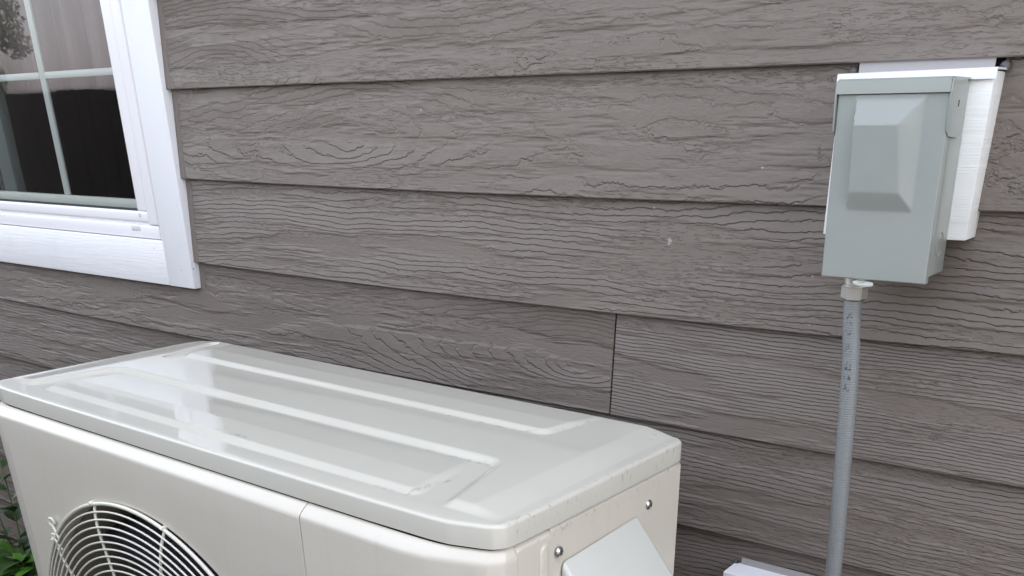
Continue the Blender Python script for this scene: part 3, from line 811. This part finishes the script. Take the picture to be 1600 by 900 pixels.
# small screw through the eye
bm = bmesh.new(); r = bmesh.ops.create_uvsphere(bm, u_segments=12, v_segments=8, radius=.0042)
for v in r['verts']: v.co = Vector((v.co.x+.1541-.3990, v.co.y*.5+YF-.003, v.co.z-.1974+.4630))
from_bm('mounting_screw', bm, M_COVER, gr)

# concrete pad under the unit
bm = bmesh.new(); box(bm, (-.62, -.66, .0), (.66, -.06, .038), .006)
o = from_bm('concrete_pad', bm, M_CONC); tag(o, 'low concrete pad under the ivory outdoor air conditioner', 'pad')

# ---------------------------------------------------------------- plants beside the unit
def leaf_mat(name, c1, c2):
    m, nt, b = new_mat(name, c1, .38); g = G(nt); g.obj()
    nt.links.new(g.mix(g.smooth(g.noise(g.P, 18, 3), .35, .65), c1, c2), b.inputs['Base Color'])
    b.inputs['Subsurface Weight'].default_value = .0
    return m
M_LEAF = leaf_mat('garden_leaf', (.05, .15, .02), (.12, .28, .04))
M_LEAF2 = leaf_mat('dark_leaf', (.02, .055, .015), (.045, .10, .02))
M_STEM, *_ = new_mat('green_stem', (.12, .16, .05), .5)
M_DRY, *_ = new_mat('dried_petal', (.30, .17, .14), .8)
def leaf(bm, p, d, up, L, W_, curl):
    d = Vector(d).normalized(); s = d.cross(Vector(up)).normalized(); n = s.cross(d)
    rows = []
    for i in range(8):
        t = i/7; w_ = W_*math.sin(math.pi*(t**.8))*(1-.25*t)+.0004
        c = Vector(p)+d*L*t-n*curl*L*t*t
        rows.append([bm.verts.new(c+s*w_*k+n*abs(k)*w_*.28) for k in (-1, -.5, 0, .5, 1)])
    for i in range(7):
        for j in range(4): bm.faces.new((rows[i][j], rows[i][j+1], rows[i+1][j+1], rows[i+1][j]))
def plant(loc, stems, label, mat, seed, dry=False):
    q = random.Random(seed); e = empty('garden_plant', loc, 0, label, 'plant')
    bs = bmesh.new(); bl = bmesh.new(); bd = bmesh.new()
    for (dx, dy, h, nl, L) in stems:
        P = [(dx*t**1.4+.006*math.sin(t*7+seed), dy*t**1.4, h*t) for t in np.linspace(0, 1, 12)]
        tube(bs, P, .003, 6, radii=[.0038-.0024*i/11 for i in range(12)])
        for k in range(nl):
            t = .2+.8*(k+.5)/nl; i = min(10, int(t*11)); p = Vector(P[i]).lerp(Vector(P[i+1]), t*11-i)
            a = k*2.4+q.uniform(-.4, .4); up = q.uniform(.15, .75)
            s = L*q.uniform(.75, 1.15)*(1.1-.45*t)
            leaf(bl, p, (math.cos(a), math.sin(a), up), (0, 0, 1), s, s*q.uniform(.24, .31)*.85, q.uniform(.1, .45))
        if dry:
            for _ in range(14):
                c = Vector(P[-1])+Vector((q.gauss(0, .012), q.gauss(0, .012), q.gauss(.0, .010)))
                leaf(bd, c, (q.gauss(0, 1), q.gauss(0, 1), q.gauss(.3, .6)), (0, .1, 1), .016, .005, .3)
    from_bm('stem', bs, M_STEM, e); from_bm('foliage', bl, mat, e, 80)
    if dry: from_bm('dried_flower', bd, M_DRY, e, 80)
    else: bd.free()
plant((-1.47, -.13, 0), [(-.02, .02, .60, 16, .17), (-.05, -.02, .50, 14, .16)], 'tall leafy green plant against the siding left of the air conditioner', M_LEAF2, 3)
plant((-1.44, -.15, 0), [(.02, .02, .31, 20, .15), (-.05, .03, .33, 20, .15), (.06, .05, .30, 18, .14), (-.02, -.05, .29, 18, .15), (.0, .0, .32, 18, .15), (-.09, .02, .31, 18, .14)], 'low bright green plant with pointed leaves at the frame corner', M_LEAF, 8)
plant((-1.585, -.10, 0), [(.0, .0, .325, 8, .06), (-.04, -.02, .30, 7, .06)], 'small plant with dried pink flower heads by the wall', M_LEAF2, 21, dry=True)

# ---------------------------------------------------------------- what the glass and paint reflect: hedge and tree across the yard
def fence():
    e = empty('wooden_fence', (-2, -1.75, 0), 0, 'dark stained wooden fence close along the side yard', 'fence')
    m, nt, b = new_mat('dark_stained_wood', (.17, .16, .155), .8); q = random.Random(4)
    bm = bmesh.new(); x = -16
    while x < 16:
        box(bm, (x, -.01, .03), (x+.137,   .01, 1.513+q.uniform(-.006, .006)), .003, 1); x += .142
    for z in (.35, 1.15): box(bm, (-16, -.05, z), (16, -.011, z+.09))
    from_bm('fence_boards', bm, m, e, 0)
    x = -15.5
    while x < 16:
        bm = bmesh.new(); box(bm, (x, -.14, 0), (x+.09, -.051, 1.5), .004); from_bm('fence_post', bm, m, e, 0); x += 2.4
fence()
def tree():
    e = empty('tree', (-27.6, -12.4, 0), 0, 'leafy tree standing behind the dark fence across the yard', 'tree')
    q = random.Random(11); bm = bmesh.new()
    tube(bm, [(0, 0, 0), (.05, 0, 1), (0, .1, 2.2), (.1, 0, 3.2)], .1, 10, radii=[.16, .12, .09, .04])
    m, *_ = new_mat('bark', (.1, .07, .05), .9); from_bm('trunk', bm, m, e)
    V = []; F = []
    cl = [(q.gauss(0, .75), q.gauss(0, .75), 2.9+q.gauss(0, .75), q.uniform(.3, .6)) for _ in range(22)]
    for cx, cy, cz, r in cl:
        for _ in range(420):
            d = Vector((q.gauss(0, 1), q.gauss(0, 1), q.gauss(0, 1))).normalized()*r*q.random()**.4; c = Vector((cx, cy, cz))+d
            s = q.uniform(.04, .08); a = [Vector((q.gauss(0, 1), q.gauss(0, 1), q.gauss(0, 1))).normalized() for _ in range(2)]
            u = a[0]*s; v = a[0].cross(a[1]).normalized()*s*.6; b = len(V); V += [c-u, c+v, c+u, c-v]; F.append((b, b+1, b+2, b+3))
    me = bpy.data.meshes.new('crown'); me.from_pydata(V, [], F); link('crown', me, M_LEAF2, e, 0)
tree()
